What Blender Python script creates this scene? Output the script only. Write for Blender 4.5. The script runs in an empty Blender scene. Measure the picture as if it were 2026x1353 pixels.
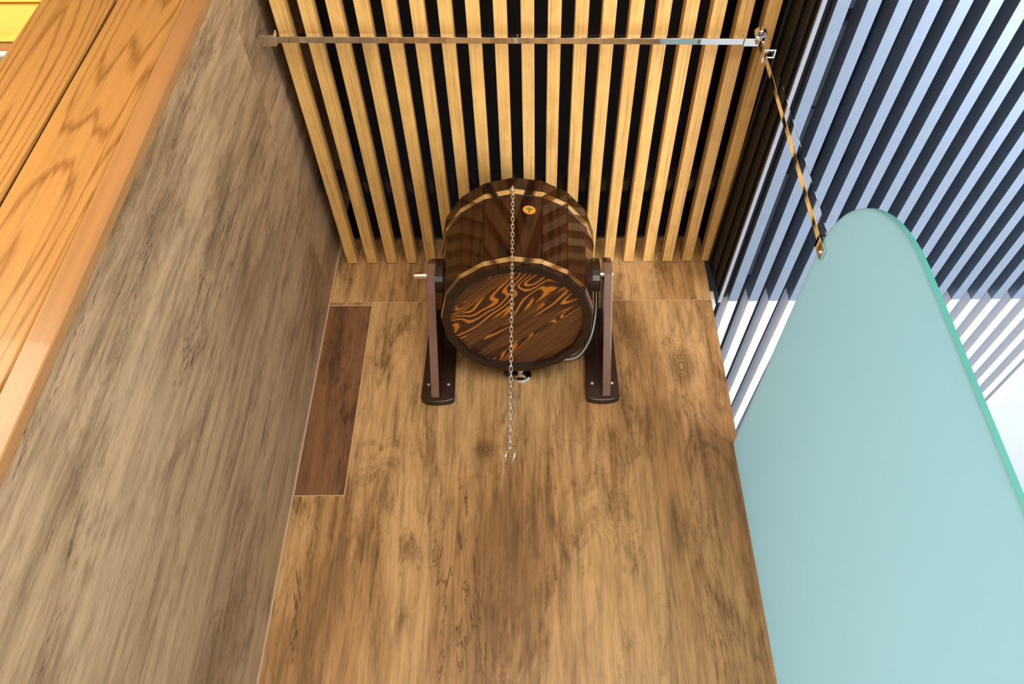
import bpy, math, random
import numpy as np
from mathutils import Vector, Matrix

random.seed(7)
S = bpy.context.scene
COL = S.collection
Z0 = 1.30            # eye height above the floor; all heights in the builders are relative to it

# ------------------------------------------------------------------ camera
def axes(yaw, pitch, roll):
    cy, sy, cp, sp = math.cos(yaw), math.sin(yaw), math.cos(pitch), math.sin(pitch)
    f = Vector((sy*cp, cy*cp, sp)); r = Vector((cy, -sy, 0)); u = r.cross(f)
    cr, sr = math.cos(roll), math.sin(roll)
    return r*cr+u*sr, -r*sr+u*cr, f
R_, U_, F_ = axes(0.0170208, 0.6241350, -0.0184199)
cd = bpy.data.cameras.new('camera'); cam = bpy.data.objects.new('camera', cd); COL.objects.link(cam)
m = Matrix.Identity(4)
for i in range(3):
    m[i][0] = R_[i]; m[i][1] = U_[i]; m[i][2] = -F_[i]
m[0][3], m[1][3], m[2][3] = 0, 0, Z0
cam.matrix_world = m
cd.sensor_width = 36; cd.lens = 36*1505.32/2026; cd.shift_x = -60/2026
cd.clip_start = 0.02
S.camera = cam

# ------------------------------------------------------------------ world, lights, exposure
w = bpy.data.worlds.new('sky'); S.world = w; w.use_nodes = True
bg = w.node_tree.nodes['Background']; bg.inputs['Color'].default_value = (0.80, 0.90, 1.0, 1); bg.inputs['Strength'].default_value = 0.55

def area(name, loc, target, sx, sy, power, color):
    l = bpy.data.lights.new(name, 'AREA'); l.shape = 'RECTANGLE'; l.size = sx; l.size_y = sy
    l.energy = power; l.color = color
    o = bpy.data.objects.new(name, l); COL.objects.link(o); o.location = loc
    o.rotation_euler = (Vector(target)-Vector(loc)).to_track_quat('-Z', 'Y').to_euler()
    return o
# added fill panel, unseen behind the camera, standing in for daylight from there
area('room_fill_light', (0.45, -2.3, Z0-0.25), (0.0, 1.5, Z0+0.75), 2.4, 1.8, 86, (1.0, 0.94, 0.86))
# added unseen fill right of the glass screen, brightening glass and left wall
area('side_fill_light', (2.9, 0.9, Z0-0.85), (0.5, 1.0, Z0+0.15), 3.0, 1.1, 108, (0.93, 0.96, 1.0))
# daylight under the outdoor soffit beyond the wall line
area('terrace_daylight', (2.3, 3.6, Z0-0.9), (1.3, 2.3, Z0+1.36), 2.2, 1.6, 10, (0.93, 0.97, 1.0))
# warm lamps: the corridor in front of the cladding, and the cabin behind it
area('corridor_lamp', (-1.02, 0.26, Z0+0.74), (-0.86, 0.76, Z0+0.66), 0.34, 0.30, 2.2, (1.0, 0.92, 0.66))
area('cabin_lamp', (-1.3, 1.15, Z0+0.55), (-1.1, 0.95, Z0+1.42), 0.5, 0.3, 5, (1.0, 0.80, 0.40))

S.view_settings.view_transform = 'Standard'; S.view_settings.look = 'None'
S.view_settings.exposure = 0.54; S.view_settings.gamma = 1.0; S.view_settings.use_curve_mapping = False

# ------------------------------------------------------------------ materials
def new_mat(name):
    mt = bpy.data.materials.new(name); mt.use_nodes = True
    nt = mt.node_tree; return mt, nt, nt.nodes['Principled BSDF']
def N(nt, typ, **kw):
    n = nt.nodes.new(typ)
    for k, v in kw.items():
        if k in n.inputs: n.inputs[k].default_value = v
        else: setattr(n, k, v)
    return n
def L(nt, a, b): nt.links.new(a, b)
def math_(nt, op, a, b=None, clamp=False):
    n = nt.nodes.new('ShaderNodeMath'); n.operation = op; n.use_clamp = clamp
    for i, v in enumerate((a, b)):
        if v is None: continue
        if isinstance(v, (int, float)): n.inputs[i].default_value = v
        else: nt.links.new(v, n.inputs[i])
    return n.outputs[0]
def ramp(nt, fac, stops, interp='LINEAR'):
    r = nt.nodes.new('ShaderNodeValToRGB'); r.color_ramp.interpolation = interp
    e = r.color_ramp.elements
    while len(e) < len(stops): e.new(0.5)
    for i, (p, c) in enumerate(stops):
        e[i].position = p; e[i].color = (c[0], c[1], c[2], 1) if not isinstance(c, (int, float)) else (c, c, c, 1)
    nt.links.new(fac, r.inputs['Fac']); return r.outputs['Color']
def mix(nt, fac, a, b, mode='MIX'):
    n = nt.nodes.new('ShaderNodeMix'); n.data_type = 'RGBA'; n.blend_type = mode
    for s, v in ((n.inputs[0], fac), (n.inputs[6], a), (n.inputs[7], b)):
        if isinstance(v, (int, float)): s.default_value = v
        elif isinstance(v, tuple): s.default_value = (*v[:3], 1)
        else: nt.links.new(v, s)
    return n.outputs[2]
def srgb(r, g, b):
    f = lambda c: (c/255/12.92) if c/255 <= 0.04045 else ((c/255+0.055)/1.055)**2.4
    return (f(r), f(g), f(b))
def plain(name, col, rough=0.5, metal=0.0, spec=0.5, emit=None, es=0):
    mt, nt, b = new_mat(name)
    tc = N(nt, 'ShaderNodeTexCoord'); no = N(nt, 'ShaderNodeTexNoise', Scale=40.0, Detail=3.0); L(nt, tc.outputs['Object'], no.inputs['Vector'])
    c = mix(nt, no.outputs['Fac'], tuple(x*0.93 for x in col), tuple(min(1, x*1.06) for x in col))
    L(nt, c, b.inputs['Base Color'])
    b.inputs['Roughness'].default_value = rough; b.inputs['Metallic'].default_value = metal
    b.inputs['Specular IOR Level'].default_value = spec
    if emit: b.inputs['Emission Color'].default_value = (*emit, 1); b.inputs['Emission Strength'].default_value = es
    return mt

def coords(nt, world=False, rnd=True, scale=(1, 1, 1), rot=(0, 0, 0)):
    """object or position coordinates with a per-object random shift, rotated then scaled"""
    if world: src = N(nt, 'ShaderNodeNewGeometry').outputs['Position']
    else: src = N(nt, 'ShaderNodeTexCoord').outputs['Object']
    if rnd:
        oi = N(nt, 'ShaderNodeObjectInfo')
        k = nt.nodes.new('ShaderNodeVectorMath'); k.operation = 'SCALE'; k.inputs[0].default_value = (7.3, 11.7, 5.1)
        L(nt, oi.outputs['Random'], k.inputs['Scale'])
        a = nt.nodes.new('ShaderNodeVectorMath'); a.operation = 'ADD'; L(nt, src, a.inputs[0]); L(nt, k.outputs[0], a.inputs[1])
        src = a.outputs[0]
    mp = N(nt, 'ShaderNodeMapping'); mp.inputs['Rotation'].default_value = rot
    L(nt, src, mp.inputs['Vector'])
    m2 = N(nt, 'ShaderNodeMapping'); m2.inputs['Scale'].default_value = scale
    L(nt, mp.outputs[0], m2.inputs['Vector'])
    return m2.outputs[0], mp.outputs[0]

def slab_mat(name, base, mid, dark, along, knots=(), blotch=0.7, rough=0.38):
    """wood-look porcelain: soft blotches, fine vertical streaks, hairline cracks, knots at fixed places"""
    mt, nt, b = new_mat(name)
    def noise(scale, detail, rough_, dist=0.0):
        v, _ = coords(nt, world=True, rnd=True, scale=scale)
        n = N(nt, 'ShaderNodeTexNoise', Scale=1.0, Detail=detail, Roughness=rough_, Distortion=dist); L(nt, v, n.inputs['Vector'])
        return n.outputs['Fac']
    big = noise((5.0, 5.0, 1.3), 4.0, 0.55, 0.4)
    fig = noise((8.5, 8.5, 1.15), 3.0, 0.5, 0.35)
    st = noise((46, 46, 3.6), 7.0, 0.72, 0.2)
    fi = noise((330, 330, 17), 4.0, 0.7)
    pore = noise((120, 120, 14), 3.0, 0.6, 0.4)
    pt = noise((9, 9, 3.2), 8.0, 0.74, 1.0)
    field = fig; kd = None
    pos = N(nt, 'ShaderNodeNewGeometry').outputs['Position']
    for (kp, rx, rz, amp) in knots:
        s = nt.nodes.new('ShaderNodeVectorMath'); s.operation = 'SUBTRACT'; L(nt, pos, s.inputs[0]); s.inputs[1].default_value = kp
        d = nt.nodes.new('ShaderNodeVectorMath'); d.operation = 'DIVIDE'; L(nt, s.outputs[0], d.inputs[0]); d.inputs[1].default_value = (rx, rx, rz)
        ln = nt.nodes.new('ShaderNodeVectorMath'); ln.operation = 'LENGTH'; L(nt, d.outputs[0], ln.inputs[0])
        wob = math_(nt, 'MULTIPLY', ln.outputs['Value'], math_(nt, 'ADD', 0.35, math_(nt, 'ADD', math_(nt, 'MULTIPLY', pt, 0.8), math_(nt, 'MULTIPLY', st, 0.5))))
        g = math_(nt, 'POWER', 2.718, math_(nt, 'MULTIPLY', math_(nt, 'MULTIPLY', wob, wob), -1.0))
        g = math_(nt, 'MULTIPLY', g, amp)
        field = math_(nt, 'ADD', field, g); kd = g if kd is None else math_(nt, 'ADD', kd, g)
    rings = math_(nt, 'PINGPONG', math_(nt, 'MULTIPLY', math_(nt, 'ADD', field, math_(nt, 'MULTIPLY', st, 0.06)), 16.0), 1.0)
    mixd = math_(nt, 'ADD', math_(nt, 'MULTIPLY', big, 0.72), math_(nt, 'MULTIPLY', st, 0.28))
    c = ramp(nt, mixd, [(0.38, dark), (0.46, mid), (0.53, base), (0.66, tuple(min(1, x*1.18) for x in base))])
    c = mix(nt, min(1.0, blotch), mix(nt, 0.35, base, mid), c)
    c = mix(nt, 0.85, c, ramp(nt, st, [(0.28, 0.40), (0.42, 0.80), (0.52, 1.0), (0.75, 1.14)]), 'MULTIPLY')
    c = mix(nt, 0.38, c, ramp(nt, rings, [(0.0, 0.60), (0.3, 1.0), (1.0, 1.05)]), 'MULTIPLY')
    c = mix(nt, 0.75, c, ramp(nt, fi, [(0.32, 0.62), (0.5, 1.0), (0.7, 1.12)]), 'MULTIPLY')
    # dark weathered flecks and patches broken up by the streaks
    pm = math_(nt, 'MULTIPLY', ramp(nt, pt, [(0.51, 0.0), (0.62, 1.0)]), ramp(nt, pore, [(0.42, 1.0), (0.64, 0.25)]))
    c = mix(nt, math_(nt, 'MULTIPLY', pm, 1.15*blotch, clamp=True), c, tuple(x*0.65 for x in dark))
    # hairline cracks
    ck = noise((9, 9, 0.9), 6.0, 0.6, 0.5)
    cm = ramp(nt, math_(nt, 'ABSOLUTE', math_(nt, 'SUBTRACT', ck, 0.5)), [(0.0, 1.0), (0.0045, 0.0)])
    cm = math_(nt, 'MULTIPLY', cm, ramp(nt, big, [(0.46, 1.0), (0.54, 0.0)]))
    c = mix(nt, math_(nt, 'MULTIPLY', cm, 0.85), c, tuple(x*0.25 for x in dark))
    if kd is not None:
        kk = math_(nt, 'MULTIPLY', ramp(nt, kd, [(0.40, 0.0), (0.95, 1.0)]), ramp(nt, rings, [(0.0, 1.0), (1.0, 0.35)]))
        c = mix(nt, math_(nt, 'MULTIPLY', kk, 0.8), c, tuple(x*0.45 for x in dark))
    L(nt, c, b.inputs['Base Color'])
    b.inputs['Roughness'].default_value = rough; b.inputs['Specular IOR Level'].default_value = 0.4
    bp = N(nt, 'ShaderNodeBump', Strength=0.25, Distance=0.0015); L(nt, st, bp.inputs['Height']); L(nt, bp.outputs[0], b.inputs['Normal'])
    return mt

def grain_mat(name, light, dark, rings=16, stretch=(9, 9, 1.0), lines=(60, 60, 2.0), rot=(0, 0, 0), rough=0.3, sharp=False, coat=0.0, figure=0.8, linefac=0.5, spec=0.5, thin=False):
    """sawn timber: contour rings cut from a stretched noise, plus straight streaks"""
    mt, nt, b = new_mat(name)
    v1, _ = coords(nt, scale=stretch, rot=rot); v2, _ = coords(nt, scale=lines, rot=rot)
    f = N(nt, 'ShaderNodeTexNoise', Scale=1.0, Detail=2.0, Roughness=0.45, Distortion=0.3); L(nt, v1, f.inputs['Vector'])
    s = N(nt, 'ShaderNodeTexNoise', Scale=1.0, Detail=5.0, Roughness=0.6); L(nt, v2, s.inputs['Vector'])
    p = math_(nt, 'PINGPONG', math_(nt, 'MULTIPLY', math_(nt, 'ADD', f.outputs['Fac'], math_(nt, 'MULTIPLY', s.outputs['Fac'], 0.03)), float(rings)), 1.0)
    mid = tuple((a+c)/2 for a, c in zip(light, dark))
    if thin: c = ramp(nt, p, [(0.0, dark), (0.12, tuple((a+2*c)/3 for a, c in zip(light, dark))), (0.38, light), (1.0, light)])
    elif sharp: c = ramp(nt, p, [(0.0, dark), (0.52, dark), (0.66, light), (1.0, light)])
    else: c = ramp(nt, p, [(0.0, dark), (0.35, mid), (0.7, light), (1.0, light)])
    c = mix(nt, figure, light if not sharp else dark, c)
    c = mix(nt, linefac, c, ramp(nt, s.outputs['Fac'], [(0.3, 0.55), (0.5, 0.95), (0.7, 1.1)]), 'MULTIPLY')
    L(nt, c, b.inputs['Base Color'])
    b.inputs['Roughness'].default_value = rough; b.inputs['Coat Weight'].default_value = coat; b.inputs['Coat Roughness'].default_value = 0.05; b.inputs['Coat IOR'].default_value = 1.55 if coat >= 1 else 1.5
    b.inputs['Specular IOR Level'].default_value = spec
    bp = N(nt, 'ShaderNodeBump', Strength=0.12, Distance=0.001); L(nt, p, bp.inputs['Height']); L(nt, bp.outputs[0], b.inputs['Normal'])
    return mt

X0 = -0.576; XR = 0.517; YW = 1.70
M = {}
M['slab_back'] = slab_mat('wood_look_slab', srgb(190, 150, 100), srgb(166, 123, 76), srgb(114, 76, 40), 'x',
    knots=[((0.405, 1.70, Z0+1.139), 0.046, 0.066, 1.35), ((-0.118, 1.70, Z0+0.895), 0.036, 0.040, 1.1), ((0.098, 1.70, Z0+0.80), 0.012, 0.012, 0.9), ((0.20, 1.70, Z0+0.72), 0.035, 0.05, 0.5)])
M['slab_dark'] = slab_mat('dark_wood_look_slab', srgb(122, 84, 54), srgb(104, 70, 44), srgb(76, 48, 28), 'x', knots=[((-0.47, 1.70, Z0+0.99), 0.022, 0.032, 0.9)])
M['slab_left'] = slab_mat('daylight_greyed_slab', srgb(196, 165, 130), srgb(174, 143, 109), srgb(124, 98, 70), 'x', blotch=0.55,
    knots=[((X0, 1.02, Z0+0.95), 0.05, 0.09, 0.5), ((X0, 0.86, Z0+0.62), 0.05, 0.12, 0.6)])  # greyer tone is reflected daylight mixed into the slab colour
M['grout'] = plain('grout', srgb(208, 172, 144), 0.8)
M['slat_wood'] = grain_mat('slat_timber', srgb(226, 178, 104), srgb(186, 132, 64), rings=6, stretch=(22, 14, 0.5), lines=(230, 5.0, 230), rot=(0, 0, 0), rough=0.5, figure=0.25, linefac=0.85)
M['void'] = plain('black_plenum', srgb(26, 24, 26), 0.7)
M['rail'] = plain('black_carrier', srgb(30, 29, 30), 0.45)
M['steel_dull'] = plain('zinc_edge', srgb(150, 145, 140), 0.35, 0.9)
M['fascia'] = plain('black_fascia', srgb(24, 23, 25), 0.5, 0.0, 0.2)
M['grey_slat'] = plain('blue_grey_slat', (0.235, 0.285, 0.37), 0.38, 0.68)
M['pale_trim'] = plain('pale_grey_paint', srgb(140, 148, 162), 0.5)
M['white_slat'] = plain('white_slat', srgb(208, 211, 219), 0.45)
M['grey_void'] = plain('slate_plenum', srgb(40, 46, 56), 0.7)
M['duct'] = plain('grey_duct', srgb(104, 116, 134), 0.4, 0.2)
M['white_ceiling'] = plain('white_plaster', srgb(180, 185, 193), 0.8)
M['chrome'] = plain('polished_chrome', (0.86, 0.85, 0.84), 0.04, 1.0)
M['chrome_soft'] = plain('satin_steel', (0.80, 0.79, 0.78), 0.16, 1.0)
M['casing'] = grain_mat('larch_cladding', srgb(184, 134, 72), srgb(132, 82, 34), rings=52, stretch=(5.0, 5.0, 0.5), lines=(150, 150, 2.4), rough=0.40, figure=0.8, linefac=0.4, coat=0.15, thin=True)
M['casing_post'] = grain_mat('larch_post', srgb(174, 126, 78), srgb(146, 98, 54), rings=6, stretch=(10, 10, 0.7), lines=(120, 120, 2.0), rough=0.34, figure=0.5, linefac=0.4, coat=0.2)
M['cabin'] = grain_mat('yellow_pine', srgb(244, 206, 96), srgb(224, 176, 60), rings=9, stretch=(1.2, 16, 16), lines=(2, 120, 120), rough=0.5, figure=0.6, linefac=0.4)
M['led'] = plain('led_strip', (1, 1, 1), 0.5, emit=(1.0, 1.0, 0.86), es=1.1)
M['stave'] = grain_mat('dark_lacquered_larch', srgb(58, 27, 10), srgb(13, 6, 4), rings=14, stretch=(13, 13, 1.5), lines=(130, 130, 4.0), rough=0.5, figure=0.9, linefac=0.6, coat=0.62, spec=0.08)
M['rim'] = plain('dark_end_grain', srgb(38, 24, 18), 0.35)
def base_mat():
    """scorched larch: calm brown board with bursts of fine orange contour lines"""
    mt, nt, b = new_mat('scorched_larch_base')
    v1, _ = coords(nt, scale=(13, 2.6, 13)); v2, _ = coords(nt, scale=(170, 5, 170)); v3, _ = coords(nt, scale=(9, 2.4, 9))
    f = N(nt, 'ShaderNodeTexNoise', Scale=1.0, Detail=1.5, Roughness=0.5, Distortion=0.5); L(nt, v1, f.inputs['Vector'])
    s_ = N(nt, 'ShaderNodeTexNoise', Scale=1.0, Detail=4.0, Roughness=0.6); L(nt, v2, s_.inputs['Vector'])
    z = N(nt, 'ShaderNodeTexNoise', Scale=1.0, Detail=1.0, Distortion=0.4); L(nt, v3, z.inputs['Vector'])
    p = math_(nt, 'PINGPONG', math_(nt, 'MULTIPLY', math_(nt, 'ADD', f.outputs['Fac'], math_(nt, 'MULTIPLY', s_.outputs['Fac'], 0.012)), 38.0), 1.0)
    calm = mix(nt, ramp(nt, s_.outputs['Fac'], [(0.4, 0.0), (0.62, 1.0)]), srgb(78, 42, 20), srgb(112, 68, 32))
    lines = ramp(nt, p, [(0.0, srgb(52, 26, 14)), (0.58, srgb(72, 38, 18)), (0.72, srgb(196, 116, 38)), (1.0, srgb(206, 124, 42))])
    zone = ramp(nt, z.outputs['Fac'], [(0.44, 0.0), (0.47, 1.0)])
    c = mix(nt, zone, calm, lines)
    L(nt, c, b.inputs['Base Color']); b.inputs['Roughness'].default_value = 0.4; b.inputs['Coat Weight'].default_value = 0.4; b.inputs['Coat Roughness'].default_value = 0.1
    return mt
M['base'] = base_mat()
M['bracket'] = plain('dark_stained_bracket', srgb(38, 18, 12), 0.24)
M['gusset_edge'] = grain_mat('lit_gusset_edge', srgb(124, 94, 82), srgb(96, 66, 56), rings=4, stretch=(10, 10, 1.0), lines=(100, 100, 3), rough=0.3, figure=0.4, linefac=0.4, coat=0.6)  # paler pinkish colour paints in the light caught by the front edges
M['gusset'] = grain_mat('stained_gusset', srgb(74, 40, 28), srgb(52, 26, 20), rings=5, stretch=(10, 10, 1.0), lines=(100, 100, 3), rough=0.22, figure=0.5, linefac=0.4, coat=0.8)
M['black'] = plain('black_plastic', srgb(14, 13, 13), 0.4)
M['sticker'] = plain('orange_sticker', srgb(222, 148, 52), 0.35)
M['green'] = plain('green_print', srgb(70, 120, 40), 0.4)
M['trunk'] = plain('black_print', srgb(34, 26, 16), 0.4)
M['hose'] = plain('braided_hose', (0.62, 0.62, 0.64), 0.25, 0.9)
M['floor'] = plain('floor_tile', srgb(206, 184, 150), 0.4)
M['terrace'] = plain('pale_paving', srgb(225, 225, 225), 0.7)

def glass_mat():
    mt, nt, b = new_mat('frosted_teal_glass')
    out = nt.nodes['Material Output']
    tr = N(nt, 'ShaderNodeBsdfTranslucent'); tr.inputs['Color'].default_value = (*srgb(214, 244, 247), 1)
    di = N(nt, 'ShaderNodeBsdfDiffuse'); di.inputs['Color'].default_value = (*srgb(192, 234, 238), 1)
    gl = N(nt, 'ShaderNodeBsdfGlossy'); gl.inputs['Roughness'].default_value = 0.35
    m1 = N(nt, 'ShaderNodeMixShader'); m1.inputs[0].default_value = 0.30; L(nt, tr.outputs[0], m1.inputs[1]); L(nt, di.outputs[0], m1.inputs[2])
    fr = N(nt, 'ShaderNodeFresnel', IOR=1.4)
    m2 = N(nt, 'ShaderNodeMixShader'); L(nt, fr.outputs[0], m2.inputs[0]); L(nt, m1.outputs[0], m2.inputs[1]); L(nt, gl.outputs[0], m2.inputs[2])
    L(nt, m2.outputs[0], out.inputs['Surface'])
    return mt
M['glass'] = glass_mat()
M['glass_edge'] = plain('green_glass_edge', srgb(84, 160, 152), 0.2)

# ------------------------------------------------------------------ mesh helpers (coordinates relative to the eye: x, y, z)
class MB:
    def __init__(s): s.v = []; s.f = []; s.mi = []
    def add(s, vs, fs, mi=0):
        o = len(s.v); s.v += [tuple(v) for v in vs]; s.f += [tuple(i+o for i in f) for f in fs]; s.mi += [mi]*len(fs); return s
    def box(s, x0, x1, y0, y1, z0, z1, mi=0):
        vs = [(x, y, z) for z in (z0, z1) for y in (y0, y1) for x in (x0, x1)]
        return s.add(vs, [(0, 2, 3, 1), (4, 5, 7, 6), (0, 1, 5, 4), (2, 6, 7, 3), (0, 4, 6, 2), (1, 3, 7, 5)], mi)
    def frustum(s, a, b, mi=0):
        """two matching loops of points joined into a solid"""
        n = len(a); vs = list(a)+list(b)
        fs = [tuple(range(n))[::-1], tuple(range(n, 2*n))]+[(i, (i+1) % n, n+(i+1) % n, n+i) for i in range(n)]
        return s.add(vs, fs, mi)
    def tube(s, pts, r, n=10, closed=False, mi=0):
        pts = [Vector(p) for p in pts]; k = len(pts); rings = []; prev = None
        for i, p in enumerate(pts):
            if closed: t = pts[(i+1) % k]-pts[i-1]
            else: t = pts[min(i+1, k-1)]-pts[max(i-1, 0)]
            t.normalize()
            if prev is None:
                u = t.orthogonal().normalized()
            else:
                u = (prev - t*prev.dot(t)).normalized()
            prev = u; w_ = t.cross(u)
            rr = r[i] if isinstance(r, (list, tuple)) else r
            rings.append([p+u*math.cos(2*math.pi*j/n)*rr+w_*math.sin(2*math.pi*j/n)*rr for j in range(n)])
        vs = [v for rg in rings for v in rg]; fs = []
        for i in range(k if closed else k-1):
            a, b2 = i*n, ((i+1) % k)*n
            off = 0
            if closed and i == k-1:
                d = [(rings[0][j]-rings[-1][0]).length for j in range(n)]; off = d.index(min(d))
            fs += [(a+j, a+(j+1) % n, b2+(j+1+off) % n, b2+(j+off) % n) for j in range(n)]
        if not closed: fs += [tuple(range(n))[::-1], tuple(range((k-1)*n, k*n))]
        return s.add(vs, fs, mi)
    def lathe(s, c, axis, prof, n=24, mi=0):
        """prof: (radius, distance along axis)"""
        a = Vector(axis).normalized(); u = a.orthogonal().normalized(); v = a.cross(u); c = Vector(c)
        vs = []; fs = []
        for r, h in prof:
            vs += [c+a*h+u*math.cos(2*math.pi*j/n)*r+v*math.sin(2*math.pi*j/n)*r for j in range(n)]
        for i in range(len(prof)-1):
            fs += [(i*n+j, i*n+(j+1) % n, (i+1)*n+(j+1) % n, (i+1)*n+j) for j in range(n)]
        fs += [tuple(range(n))[::-1], tuple(range((len(prof)-1)*n, len(prof)*n))]
        return s.add(vs, fs, mi)

def wo(o):
    p = Vector(o.location); q = o.parent
    while q: p = p+Vector(q.location); q = q.parent
    return p
def obj(name, mb, mat, parent=None, bevel=0, smooth=False, origin=None, **props):
    vs = np.array([(v[0], v[1], v[2]+Z0) for v in mb.v], float)
    if origin is None: og = np.array([(vs[:, 0].min()+vs[:, 0].max())/2, (vs[:, 1].min()+vs[:, 1].max())/2, vs[:, 2].min()])
    else: og = np.array([origin[0], origin[1], origin[2]+Z0])
    me = bpy.data.meshes.new(name); me.from_pydata([tuple(v-og) for v in vs], [], mb.f); me.validate()
    mats = mat if isinstance(mat, (list, tuple)) else [mat]
    for mm in mats: me.materials.append(mm)
    if len(mats) > 1:
        for p, k in zip(me.polygons, mb.mi): p.material_index = k
    if smooth:
        for p in me.polygons: p.use_smooth = True
    import bmesh
    bm = bmesh.new(); bm.from_mesh(me); bmesh.ops.recalc_face_normals(bm, faces=bm.faces); bm.to_mesh(me); bm.free()
    o = bpy.data.objects.new(name, me); COL.objects.link(o)
    if parent: o.parent = parent; o.location = Vector(og)-wo(parent)
    else: o.location = og
    if bevel:
        b = o.modifiers.new('bevel', 'BEVEL'); b.width = bevel; b.segments = 2; b.limit_method = 'ANGLE'; b.angle_limit = 0.6
    for k, v in props.items(): o[k] = v
    return o
def thing(name, loc, **props):
    o = bpy.data.objects.new(name, None); COL.objects.link(o); o.location = (loc[0], loc[1], loc[2]+Z0); o.empty_display_size = 0.05
    for k, v in props.items(): o[k] = v
    return o
def copy_part(src, parent, world):
    c = src.copy(); COL.objects.link(c); c.parent = parent; c.location = Vector(world)-wo(parent); return c

# ------------------------------------------------------------------ large structure
obj('floor', MB().box(-2.4, 0.56, -2.6, 1.80, -1.35, -1.30), M['floor'], kind='structure', category='floor', label='tiled floor of the shower room below the wall bucket')
obj('floor', MB().box(0.56, 4.2, -2.6, 5.5, -1.37, -1.32), M['terrace'], kind='structure', category='floor', label='pale paved floor beyond the frosted glass screen')

# back wall: substrate and slabs
wb = obj('wall_back', MB().box(-0.66, XR-0.002, 1.7005, 1.80, -1.30, 1.612), M['grout'], kind='structure', category='wall', label='brown wood-look slab wall behind the shower bucket')
def slab_b(x0, x1, z0, z1, mat, t=0.0): obj('slab', MB().box(x0, x1, 1.700-t, 1.7035, z0, z1), mat, wb)
slab_b(-0.5735, XR, 1.3705, 1.612, M['slab_back'])
slab_b(-0.4525, XR, -1.30, 1.3685, M['slab_back'], 0.0005)
slab_b(-0.5735, -0.4545, 0.777, 1.3565, M['slab_dark'])
slab_b(-0.5735, -0.4532, -1.30, 0.7752, M['slab_back'])
slab_b(-0.5735, -0.4545, 1.3590, 1.3695, M['slab_back'])
# left wall
wl = obj('wall_left', MB().box(-0.66, X0-0.0004, 0.7635, 1.7035, -1.30, 1.95), M['grout'], kind='structure', category='wall', label='wood-look slab wall left of the shower bucket, greyed by painted-in daylight')
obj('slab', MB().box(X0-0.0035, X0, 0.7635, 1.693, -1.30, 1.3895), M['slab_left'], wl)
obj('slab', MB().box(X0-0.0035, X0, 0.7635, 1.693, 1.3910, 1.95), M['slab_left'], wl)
obj('trim_1', MB().add([(X0-0.003, 1.7005, -1.30), (X0+0.0002, 1.692, -1.30), (-0.5733, 1.6998, -1.30), (X0-0.003, 1.7005, 1.60), (X0+0.0002, 1.692, 1.60), (-0.5733, 1.6998, 1.60)],
    [(0, 1, 2), (3, 5, 4), (0, 3, 4, 1), (1, 4, 5, 2), (0, 2, 5, 3)]), M['grout'], kind='structure', category='trim', label='pale pink sealant line in the corner of the two slab walls')
# upstand and black plenum above the timber slats
obj('trim_2', MB().box(X0, XR, 1.694, 1.80, 1.612, 1.617), M['steel_dull'], kind='structure', category='trim', label='thin metal edging along the top of the back wall above the slats')

# ceiling over the shower: plenum with carriers and timber slats
PITCH = 0.05839
c1 = obj('ceiling', MB().box(-0.70, 0.66, -2.6, 1.95, 2.00, 2.05).box(-0.70, 0.66, 1.90, 1.95, 1.60, 2.00).box(-0.70, -0.66, -2.6, 1.95, 1.49, 2.00).box(-0.66, X0, -2.6, 0.745, 1.53, 1.56), M['void'],
    kind='structure', category='ceiling', label='dark ceiling void hung with warm timber slats over the bucket')
def rail(y, z=1.549):
    mb = MB().box(-0.57, 0.53, y-0.018, y+0.018, z+0.014, z+0.05)
    for k in range(38):
        x = -0.56+k*PITCH/2
        mb.box(x-0.007, x+0.007, y-0.018, y+0.018, z+0.001, z+0.014)
    obj('carrier_rail', mb, M['rail'], c1)
rail(1.430); rail(0.60); rail(-0.3); rail(-1.2)
slat0 = None
for k in range(19):
    x = -0.5435+k*PITCH
    if slat0 is None:
        slat0 = obj('slat', MB().box(x, x+0.0290, -2.50, 1.697, 1.515, 1.548), M['slat_wood'], c1, bevel=0.0012)
    else:
        p = Vector(wo(slat0)); copy_part(slat0, c1, (p.x+k*PITCH, p.y, p.z))
obj('conduit', MB().tube([(-0.56, 1.86, 1.66), (0.2, 1.85, 1.665), (0.53, 1.83, 1.68)], 0.011, 12), M['duct'], c1, smooth=True, label='thin grey conduit above the slats')
obj('wire_tie', MB().tube([(0.36, 1.66, 1.60), (0.375, 1.66, 1.56), (0.392, 1.66, 1.60)], 0.0015, 6), M['steel_dull'], c1)

# black stepped fascia dropping to the lower grey slats (running slightly off square, like the grey slats)
SH = -0.0246
def gx(x, y): return x+SH*(y-YW)
def strip(mb, x0, x1, y0, y1, z0, z1, mi=0):
    vs = [(gx(x, y), y, z) for z in (z0, z1) for y in (y0, y1) for x in (x0, x1)]
    return mb.add(vs, [(0, 2, 3, 1), (4, 5, 7, 6), (0, 1, 5, 4), (2, 6, 7, 3), (0, 4, 6, 2), (1, 3, 7, 5)], mi)
fs = MB()
strip(fs, 0.527, 0.560, -2.6, 1.95, 1.505, 2.05); strip(fs, 0.533, 0.560, -2.6, 1.70, 1.448, 1.505)
strip(fs, 0.537, 0.560, -2.6, 1.70, 1.404, 1.448); strip(fs, 0.541, 0.560, -2.6, 1.70, 1.378, 1.404)
tr3 = obj('trim_3', fs, M['fascia'], kind='structure', category='trim', bevel=0.001, label='black stepped trim between the timber slats and the grey slats')
lp = MB()
strip(lp, 0.5245, 0.5285, -2.6, 1.70, 1.500, 1.505); strip(lp, 0.530, 0.534, -2.6, 1.70, 1.443, 1.448); strip(lp, 0.535, 0.539, -2.6, 1.70, 1.399, 1.404)
obj('lip', lp, M['rail'], tr3)

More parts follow.
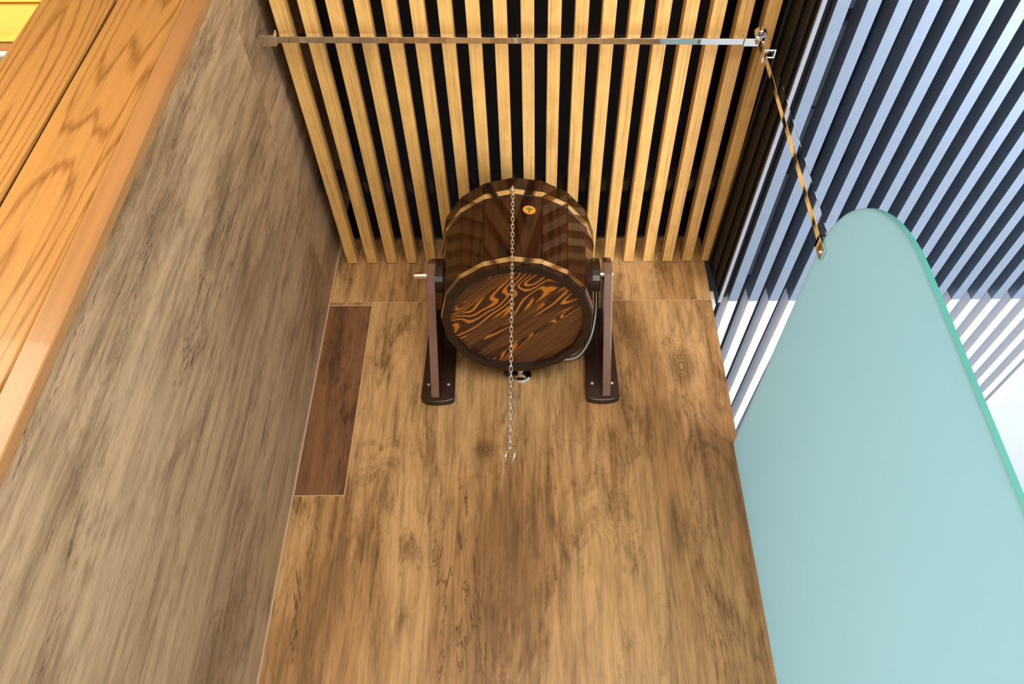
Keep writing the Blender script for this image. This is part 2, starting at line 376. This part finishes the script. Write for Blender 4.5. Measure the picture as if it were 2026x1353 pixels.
# lower slatted ceiling: blue-grey inside, white beyond the wall line
c2 = obj('ceiling', strip(strip(MB(), 0.560, 1.62, -2.6, 1.70, 1.50, 1.55), 0.556, 0.562, -2.6, 1.70, 1.42, 1.60), M['grey_void'], kind='structure', category='ceiling', label='lower ceiling of blue-grey slats right of the timber slats')
c3 = obj('ceiling', strip(MB(), 0.52, 1.62, 1.705, 3.60, 1.50, 1.55), M['grey_void'], kind='structure', category='ceiling', label='white slatted soffit continuing beyond the end of the wall')
GP = 0.0586
s2 = s3 = None
for k in range(18):
    x = 0.565+k*GP
    if k == 0:
        s2 = obj('slat', strip(MB(), x, x+0.0262, 0.05, 1.70, 1.364, 1.414), M['grey_slat'], c2)
        s3 = obj('slat', strip(MB(), x, x+0.0262, 1.7015, 3.55, 1.364, 1.414), M['white_slat'], c3)
    else:
        p = Vector(wo(s2)); copy_part(s2, c2, (p.x+k*GP, p.y, p.z))
        p = Vector(wo(s3)); copy_part(s3, c3, (p.x+k*GP, p.y, p.z))
obj('edge_slat', strip(MB(), 0.5395, 0.5485, 0.05, 1.716, 1.371, 1.3775), M['pale_trim'], c2, label='first pale slat tucked against the black trim')
obj('slat', strip(MB(), 0.565-GP, 0.565-GP+0.0262, 1.7165, 3.55, 1.364, 1.414), M['white_slat'], c3)
obj('end_clip', strip(MB(), 0.536, 0.548, 1.690, 1.712, 1.385, 1.400), M['black'], c2)
for y in (0.62, 1.24):
    obj('carrier_rail', strip(MB(), 0.563, 1.61, y, y+0.03, 1.416, 1.45), M['rail'], c2)
for (x, ya, yb) in ((0.62, 0.2, 0.86), (0.62, 0.90, 1.10), (0.62, 1.108, 1.69), (0.705, 0.2, 1.10), (0.705, 1.11, 1.55)):
    obj('cable_tray', strip(MB(), x, x+0.034, ya, yb, 1.455, 1.475), M['duct'], c2, label='grey tray seen through the gaps of the slats')
obj('ceiling', strip(strip(MB(), 1.600, 4.2, -2.6, 5.0, 1.364, 1.40), 1.590, 1.600, -2.6, 5.0, 1.372, 1.44), M['white_ceiling'], kind='structure', category='ceiling', label='plain white ceiling at the far right edge beyond the glass')
obj('trim_4', strip(MB(), 1.600, 1.640, -2.6, 5.0, 1.3615, 1.3645), M['white_slat'], kind='structure', category='trim', label='narrow white border strip where the plain ceiling starts')

obj('added_dark_panel', strip(MB(), 0.560, 1.60, -2.6, 0.045, 1.366, 1.40), M['grey_void'], kind='structure', category='trim', label='unseen dark ceiling panel above the viewer, added to darken reflections in the post')  # dark panel added overhead so the chrome post mirrors less brightness
# rest of the room, out of frame: corridor walls, its ceiling and the wall behind the camera
obj('wall_corridor', MB().box(-2.45, -2.40, -2.6, 2.2, -1.30, 1.60), M['casing_post'], kind='structure', category='wall', label='timber wall of the corridor on the far left out of view')
obj('wall_rear', MB().box(-2.45, 0.35, -2.65, -2.60, -1.30, 2.00), M['slab_left'], kind='structure', category='wall', label='wall behind the viewer, in the daylight-greyed slab colour of the left wall')
obj('ceiling', MB().box(-2.45, -0.70, -2.6, 0.738, 1.605, 1.64), M['casing_post'], kind='structure', category='ceiling', label='timber ceiling of the corridor left of the cladding')

# cladding at the end of the left wall, boards run vertically
cl = obj('wall_front', MB().box(-0.870, -0.580, 0.7560, 0.7630, -1.30, 1.60), M['void'], kind='structure', category='wall', label='honey-coloured vertical board cladding at the left edge')
obj('board', MB().box(-0.868, -0.7385, 0.7475, 0.7558, -1.30, 1.30), M['casing'], cl, bevel=0.0035)
obj('board', MB().box(-0.7335, -0.6120, 0.7475, 0.7558, -1.30, 1.30), M['casing'], cl, bevel=0.0035)
obj('corner_post', MB().box(-0.6105, -0.5755, 0.7455, 0.7632, -1.30, 1.60), M['casing_post'], cl, bevel=0.002)
obj('head_board', MB().box(-0.868, -0.611, 0.741, 0.7558, 1.3005, 1.60), M['casing_post'], cl, bevel=0.002)

# timber cabin ceiling seen past the cladding
c5 = obj('ceiling', MB().box(-2.0, -0.875, 0.70, 1.8, 1.435, 1.47), M['casing_post'], kind='structure', category='ceiling', label='yellow pine board ceiling in the top left corner')
for (a, b) in ((0.66, 0.739), (0.743, 0.8235), (0.830, 0.909), (0.9625, 1.045), (1.050, 1.130)):
    obj('board', MB().box(-2.0, -0.876, a, b, 1.420, 1.4345), M['cabin'], c5, bevel=0.002)
lf = thing('strip_light', (-1.4, 0.93, 1.41), category='light', label='thin white strip light between pine boards in the top left corner')
obj('housing', MB().box(-1.9, -0.878, 0.911, 0.9275, 1.416, 1.434), M['casing_post'], lf)
obj('diffuser', MB().box(-1.9, -0.878, 0.9285, 0.9375, 1.418, 1.434), M['led'], lf)
obj('lip', MB().box(-1.9, -0.878, 0.9405, 0.951, 1.416, 1.434), M['steel_dull'], lf)

# ------------------------------------------------------------------ frosted glass screen
pts = [(1.6990, -1.28), (1.6990, 0.905)]
pts += [(0.996-0.262*math.sin(t), 0.641+0.264*math.cos(t)) for t in np.linspace(0, math.pi/2, 28)]
pts += [(0.734, -1.28)]
gl = MB(); n = len(pts); GX0, GX1 = 0.5045, 0.5125
gl.v = [(GX0, y, z) for y, z in pts]+[(GX1, y, z) for y, z in pts]
gl.f = [tuple(range(n)), tuple(range(n, 2*n))[::-1]]+[(i, (i+1) % n, n+(i+1) % n, n+i) for i in range(n)]
gl.mi = [0, 0]+[1]*n
gs = thing('glass_screen', (0.508, 1.25, -1.28), category='screen', label='tall frosted teal glass screen with a rounded top corner')
obj('glass_panel', gl, [M['glass'], M['glass_edge']], gs)

# ------------------------------------------------------------------ chrome support rail with drop post
sr = thing('support_rail', (-0.02, 0.95, 1.47), category='rail', label='square chrome rail across the slats with a drop post to the glass')
def bar(mb, a, b, w, side=None):
    a, b = Vector(a), Vector(b); t = (b-a).normalized(); up = Vector((0, 0, 1)) if abs(t.z) < 0.9 else Vector((0, 1, 0))
    s_ = t.cross(up).normalized(); u = s_.cross(t)
    h = w/2; q = [(s_*i+u*j)*h for i, j in ((-1, -1), (1, -1), (1, 1), (-1, 1))]
    return mb.frustum([a+k for k in q], [b+k for k in q])
RZ = 1.485
obj('rail_bar', bar(MB(), (-0.545, 0.943, RZ), (-0.025, 0.9465, RZ), 0.0145), M['chrome'], sr, bevel=0.0008)
obj('rail_bar', bar(MB(), (-0.024, 0.9465, RZ), (0.476, 0.951, RZ), 0.0145), M['chrome'], sr, bevel=0.0008)
obj('wall_flange', MB().box(-0.5755, -0.540, 0.930, 0.956, RZ-0.012, RZ+0.012), M['chrome_soft'], sr, bevel=0.002)
obj('corner_connector', bar(bar(MB(), (0.462, 0.951, RZ-0.001), (0.497, 0.951, RZ-0.001), 0.019), (0.510, 0.958, RZ-0.032), (0.510, 0.958, RZ+0.006), 0.021), M['chrome'], sr, bevel=0.0015)
obj('connector_knuckle', MB().lathe((0.500, 0.943, RZ+0.004), (0, -0.3, 1), [(0.012, 0), (0.0135, 0.002), (0.0135, 0.012), (0.011, 0.014)], 20), M['chrome'], sr, smooth=False)
obj('post', bar(MB(), (0.510, 0.958, RZ-0.03), (0.5085, 0.968, 0.915), 0.0155), M['chrome'], sr, bevel=0.0008)
cb = MB().box(0.497, 0.501, 0.944, 0.972, RZ-0.052, RZ-0.036).box(0.497, 0.523, 0.940, 0.944, RZ-0.052, RZ-0.036).box(0.519, 0.523, 0.944, 0.972, RZ-0.052, RZ-0.036)
obj('collar', cb, M['chrome'], sr, bevel=0.0006)
gc = MB().box(0.4985, 0.5040, 0.958, 0.984, 0.878, 0.915).box(0.5130, 0.5185, 0.958, 0.984, 0.878, 0.915).box(0.4985, 0.5185, 0.958, 0.984, 0.906, 0.915)
cp = obj('glass_clamp', gc, M['chrome'], sr, bevel=0.001)
obj('grub_screw', MB().lathe((0.4985, 0.972, 0.885), (-1, 0, 0), [(0.0045, 0), (0.0045, 0.003), (0.002, 0.0032), (0.002, 0.002)], 14), M['chrome_soft'], cp)

# ------------------------------------------------------------------ shower bucket
DL = 0.1265; BC = Vector((-0.034, 1.457, 1.108)); AX = Vector((0, math.sin(DL), math.cos(DL))); VN = Vector((0, -math.cos(DL), math.sin(DL))); UX = Vector((1, 0, 0))
HB = 0.308; NS = 17; A0 = math.radians(-2.7)
def rad(h): return 0.1815+0.020*h/HB
def bp(a, r, h): return BC+AX*h+(UX*math.sin(a)+VN*math.cos(a))*r
bk = thing('shower_bucket', (BC.x, BC.y, BC.z), category='bucket', label='dark lacquered wooden shower bucket held between two wall brackets')
da = 2*math.pi/NS
for k in range(NS):
    a0 = A0+k*da+0.0022; a1 = A0+(k+1)*da-0.0022
    lo = [bp(a0, rad(0), 0), bp(a1, rad(0), 0), bp(a1, rad(0)-0.0185, 0), bp(a0, rad(0)-0.0185, 0)]
    hi = [bp(a0, rad(HB), HB), bp(a1, rad(HB), HB), bp(a1, rad(HB)-0.0185, HB), bp(a0, rad(HB)-0.0185, HB)]
    obj('stave', MB().frustum(lo, hi), M['stave'], bk, bevel=0.0014)
ring = MB()
lo = [bp(A0+k*da, rad(0)-0.0003, -0.0007) for k in range(NS)]; li = [bp(A0+k*da, rad(0)-0.0195, -0.0007) for k in range(NS)]
h2 = [bp(A0+k*da, rad(0)-0.0003, 0.0000) for k in range(NS)]; hi2 = [bp(A0+k*da, rad(0)-0.0195, 0.013) for k in range(NS)]
vs = lo+li+h2+hi2; f = []
for k in range(NS):
    j = (k+1) % NS
    f += [(k, j, NS+j, NS+k), (k, 2*NS+k, 2*NS+j, j), (NS+k, NS+j, 3*NS+j, 3*NS+k), (2*NS+k, 3*NS+k, 3*NS+j, 2*NS+j)]
ring.add(vs, f); obj('bottom_rim', ring, M['rim'], bk)
def hoop(h0, h1):
    mb = MB(); t = 0.0016; vs = []
    for (h, e) in ((h0, 0.0002), (h0, t), (h1, t), (h1, 0.0002)):
        vs += [bp(A0+k*da, rad(h)+e, h) for k in range(NS)]
    f = []
    for q in range(4):
        p = (q+1) % 4
        f += [(q*NS+k, q*NS+(k+1) % NS, p*NS+(k+1) % NS, p*NS+k) for k in range(NS)]
    return mb.add(vs, f)
M['hoop'] = plain('polished_steel_hoop', (0.80, 0.72, 0.62), 0.09, 1.0)
obj('hoop', hoop(0.0125, 0.0275), M['hoop'], bk); obj('hoop', hoop(0.244, 0.262), M['hoop'], bk)
# base boards laid diagonally, clipped to the disc
RD = 0.1635; th = math.radians(43)
gdir = UX*math.cos(th)-VN*math.sin(th); pdir = UX*math.sin(th)+VN*math.cos(th)
# board grain direction runs far-right; pdir points across the boards
gdir = UX*math.cos(th)+(-VN)*(-1)*0+(-VN)*0+VN*math.sin(th); pdir = UX*math.sin(th)-VN*math.cos(th)
cuts = [-RD+0.0005, -0.105, -0.008, 0.062, RD-0.0005]
base_rot = Matrix((gdir, pdir, AX)).transposed()
for s0, s1 in zip(cuts[:-1], cuts[1:]):
    a, b = s0+0.0006, s1-0.0006; ss = np.linspace(a, b, 14)
    loop = [(math.sqrt(max(0, RD*RD-s*s)), s) for s in ss]+[(-math.sqrt(max(0, RD*RD-s*s)), s) for s in ss[::-1]]
    me = bpy.data.meshes.new('base_board'); nn = len(loop)
    # local frame: x across, y along the board, z up the bucket axis
    vv = [(q[1]-(a+b)/2, q[0], z) for z in (0, 0.014) for q in loop]
    ff = [tuple(range(nn)), tuple(range(nn, 2*nn))[::-1]]+[(i, (i+1) % nn, nn+(i+1) % nn, nn+i) for i in range(nn)]
    me.from_pydata(vv, [], ff); me.materials.append(M['base'])
    import bmesh
    bm = bmesh.new(); bm.from_mesh(me); bmesh.ops.recalc_face_normals(bm, faces=bm.faces); bm.to_mesh(me); bm.free()
    o = bpy.data.objects.new('base_board', me); COL.objects.link(o); o.parent = bk
    R3 = Matrix((pdir, gdir, pdir.cross(gdir))).transposed()
    flip = pdir.cross(gdir).dot(AX) < 0
    ctr = BC+AX*(0.013+(0.014 if flip else 0))+pdir*((a+b)/2)
    o.location = Vector((ctr.x, ctr.y, ctr.z+Z0))-wo(bk); o.rotation_euler = R3.to_euler()
# side blocks that carry the axle
AXH = Vector((0, 1.478, 1.276))
for sgn in (-1, 1):
    xb = BC.x+sgn*0.186
    mb = MB(); prof = [(0.036*math.cos(t), 0.048*math.sin(t)) for t in np.linspace(0, 2*math.pi, 20, endpoint=False)]
    mb.frustum([(xb, AXH.y+p, AXH.z+q) for p, q in prof], [(xb+sgn*0.022, AXH.y+p, AXH.z+q) for p, q in prof])
    obj('pivot_block', mb, M['bracket'], bk, bevel=0.002)
    obj('axle', MB().lathe((xb+sgn*0.020, AXH.y, AXH.z), (sgn, 0, 0), [(0.0078, 0), (0.0078, (0.037 if sgn > 0 else 0.058)), (0.0065, (0.0385 if sgn > 0 else 0.0595))], 16), M['chrome_soft'], bk, smooth=False)
# oval sticker with a little tree
def surf(a, h, e): 
    # point on the flat outer face of the stave that holds angle a
    k = math.floor((a-A0)/da); am = A0+(k+0.5)*da; r = rad(h)*math.cos(da/2)
    return BC+AX*h+(UX*math.sin(am)+VN*math.cos(am))*(r+e)+(UX*math.cos(am)-VN*math.sin(am))*(r*math.tan(a-am))
sa = math.radians(9.2); sh = 0.192
def decal(pts2, e0, e1):
    c0 = surf(sa, sh, 0); kx = surf(sa+0.01, sh, 0)-c0; kx.normalize(); kz = (surf(sa, sh+0.01, 0)-c0).normalized(); nn = kx.cross(kz)
    if nn.y > 0: nn = -nn
    return MB().frustum([c0+kx*x+kz*z+nn*e0 for x, z in pts2], [c0+kx*x+kz*z+nn*e1 for x, z in pts2])
ell = lambda cx, cz, a, b, n_=20: [(cx+a*math.cos(t), cz+b*math.sin(t)) for t in np.linspace(0, 2*math.pi, n_, endpoint=False)]
stk = obj('sticker', decal(ell(0, 0, 0.0155, 0.0150, 28), 0.0002, 0.0007), M['sticker'], bk, label='orange oval sticker printed with a green tree')
crn = MB()
for (x, z, r) in ((-0.0055, 0.003, 0.0032), (0.0, 0.0062, 0.0034), (0.0056, 0.003, 0.0032), (-0.002, 0.001, 0.0026), (0.003, 0.0008, 0.0024)):
    d_ = decal(ell(x, z, r, r*0.8, 10), 0.0007, 0.0009); crn.add(d_.v, d_.f)
obj('tree_crown', crn, M['green'], stk)
obj('tree_trunk', decal([(-0.0022, -0.0095), (0.0022, -0.0095), (0.0007, -0.004), (0.001, 0.001), (-0.001, 0.001), (-0.0007, -0.004)], 0.0007, 0.00095), M['trunk'], stk)
# hook on the upper hoop
CX, CY = -0.0425, 1.2740
hk = bp(math.radians(-3.3), rad(0.254)+0.002, 0.254)
obj('hook', MB().tube([hk+Vector((0, 0.004, 0.006)), hk+Vector((0, -0.006, 0.007)), hk+Vector((0.002, -0.014, 0.003)), hk+Vector((0.001, -0.015, -0.004)), hk+Vector((0, -0.010, -0.008)), hk+Vector((0, -0.005, -0.004))], 0.0017, 8)
    .lathe(hk+Vector((0, 0.001, 0.006)), (0, -1, 0), [(0.0055, 0), (0.0055, 0.0015), (0.003, 0.003)], 12), M['chrome_soft'], bk, smooth=True)

# ------------------------------------------------------------------ brackets
def bracket(x, px0, px1, lab):
    t = thing('wall_bracket', (x, 1.70, 1.02), category='bracket', label=lab, group='wall brackets holding the bucket')
    mb = MB(); yb, yf = 1.6985, 1.678; xm = (px0+px1)/2; hw = (px1-px0)/2
    prof = [(px0+0.006, 1.325), (px0, 1.040)]+[(xm-hw*math.cos(a), 1.036-0.014*math.sin(a)) for a in np.linspace(0, math.pi, 12)]+[(px1, 1.040), (px1-0.006, 1.325)]
    mb.frustum([(a, yf, b) for a, b in prof], [(a, yb, b) for a, b in prof])
    obj('back_plate', mb, M['bracket'], t, bevel=0.002)
    cy, cz, r = AXH.y-0.002, AXH.z+0.004, 0.040
    pr = [(1.677, 1.034), (1.677, 1.31)]+[(cy+r*math.cos(a)*0.95, cz+r*math.sin(a)) for a in np.linspace(math.radians(75), math.radians(180), 12)]+[(cy-r*0.95, 1.240)]
    g = MB().frustum([(x-0.0105, a, b) for a, b in pr], [(x+0.0105, a, b) for a, b in pr]); g.mi = [0, 0]+[1 if i in (13, 14) else 0 for i in range(len(pr))]
    obj('gusset', g, [M['gusset'], M['gusset_edge']], t, bevel=0.0012)
    for q in (px0+0.017, px1-0.017):
        obj('screw', MB().lathe((q, 1.6788, 1.0735), (0, -1, 0), [(0.0045, 0), (0.004, 0.0022), (0.0016, 0.0022), (0.0014, 0.0010)], 12), M['chrome_soft'], t)
bracket(-0.2500, -0.2870, -0.2010, 'dark stained wooden wall bracket on the left side of the bucket')
bracket(0.1920, 0.1400, 0.2260, 'dark stained wooden wall bracket on the right side of the bucket')

# ------------------------------------------------------------------ pull chain: 58 links and a ring
CT = hk.z-0.008; CB = 0.673
ch = thing('pull_chain', (CX, CY, CB), category='chain', label='thin steel pull chain hanging down in front of the bucket')
NL = 57; pitch = (CT-CB)/NL; wr = 0.00125
def link_mesh(turn):
    hl, hw = pitch/2+0.0011, 0.0030
    pts = []
    for t in np.linspace(0, 2*math.pi, 16, endpoint=False):
        c_, s_ = math.cos(t), math.sin(t)
        z = (hl-hw)*(1 if s_ > 0 else -1)+hw*s_; x = hw*c_
        pts.append((x*math.cos(turn), x*math.sin(turn), z))
    return pts
lk = [None, None]
for i in range(NL):
    zc = CT-pitch*(i+0.5); j = i % 2
    if lk[j] is None:
        pts = [(CX+p[0], CY+p[1], zc+p[2]) for p in link_mesh(0.25 if j == 0 else 0.25+math.pi/2)]
        lk[j] = obj('link', MB().tube(pts, wr, 6, closed=True), M['chrome_soft'], ch, smooth=True, origin=(CX, CY, zc))
    else:
        copy_part(lk[j], ch, (CX, CY, zc+Z0))
an = math.radians(58); rc = Vector((CX, CY, CB-0.0155))
obj('pull_ring', MB().tube([rc+Vector((0.0178*math.cos(t)*math.cos(an), -0.0178*math.cos(t)*math.sin(an), 0.0178*math.sin(t))) for t in np.linspace(0, 2*math.pi, 36, endpoint=False)], 0.0018, 8, closed=True), M['chrome_soft'], ch, smooth=True)

# ------------------------------------------------------------------ water inlet and hose
inl = thing('water_inlet', (-0.031, 1.70, 1.11), category='pipe fitting', label='chrome water inlet on the wall under the bucket')
obj('escutcheon', MB().lathe((-0.031, 1.6995, 1.120), (0, -1, 0), [(0.030, 0), (0.030, 0.003), (0.026, 0.007), (0.018, 0.010)], 32), M['chrome'], inl, smooth=False)
obj('elbow', MB().tube([(-0.031, 1.690, 1.120), (-0.031, 1.665, 1.120), (-0.031, 1.655, 1.124), (-0.031, 1.652, 1.135), (-0.031, 1.652, 1.160)], [0.013, 0.013, 0.013, 0.013, 0.012], 18), M['chrome'], inl, smooth=True)
obj('valve_nut', MB().lathe((-0.031, 1.652, 1.150), (0, 0, 1), [(0.016, 0), (0.0165, 0.003), (0.0165, 0.016), (0.015, 0.019)], 6), M['chrome'], inl)
obj('valve_stub', MB().lathe((-0.062, 1.690, 1.117), (0, -1, 0), [(0.012, 0), (0.012, 0.012), (0.008, 0.016)], 16), M['black'], inl)
hs = thing('water_hose', (0.15, 1.66, 1.15), category='hose', label='braided silver water hose between the bucket and the right bracket')
hp = [(-0.031, 1.655, 1.168), (0.0, 1.672, 1.172), (0.06, 1.684, 1.158), (0.12, 1.676, 1.158), (0.155, 1.640, 1.190), (0.170, 1.600, 1.240), (0.172, 1.555, 1.290), (0.168, 1.535, 1.315)]
def smooth_path(P, k=6):
    P = [Vector(p) for p in P]; out = []
    for i in range(len(P)-1):
        p0, p1, p2, p3 = P[max(i-1, 0)], P[i], P[i+1], P[min(i+2, len(P)-1)]
        for j in range(k):
            t = j/k; out.append(0.5*((2*p1)+(p2-p0)*t+(2*p0-5*p1+4*p2-p3)*t*t+(3*p1-p0-3*p2+p3)*t**3))
    return out+[P[-1]]
hb = obj('hose_body', MB().tube(smooth_path(hp), 0.0058, 12), M['hose'], hs, smooth=True)
obj('hose_nut', MB().lathe(hp[-1], (Vector(hp[-1])-Vector(hp[-2])), [(0.009, -0.006), (0.0095, 0), (0.0095, 0.012), (0.008, 0.016)], 6), M['black'], hs)
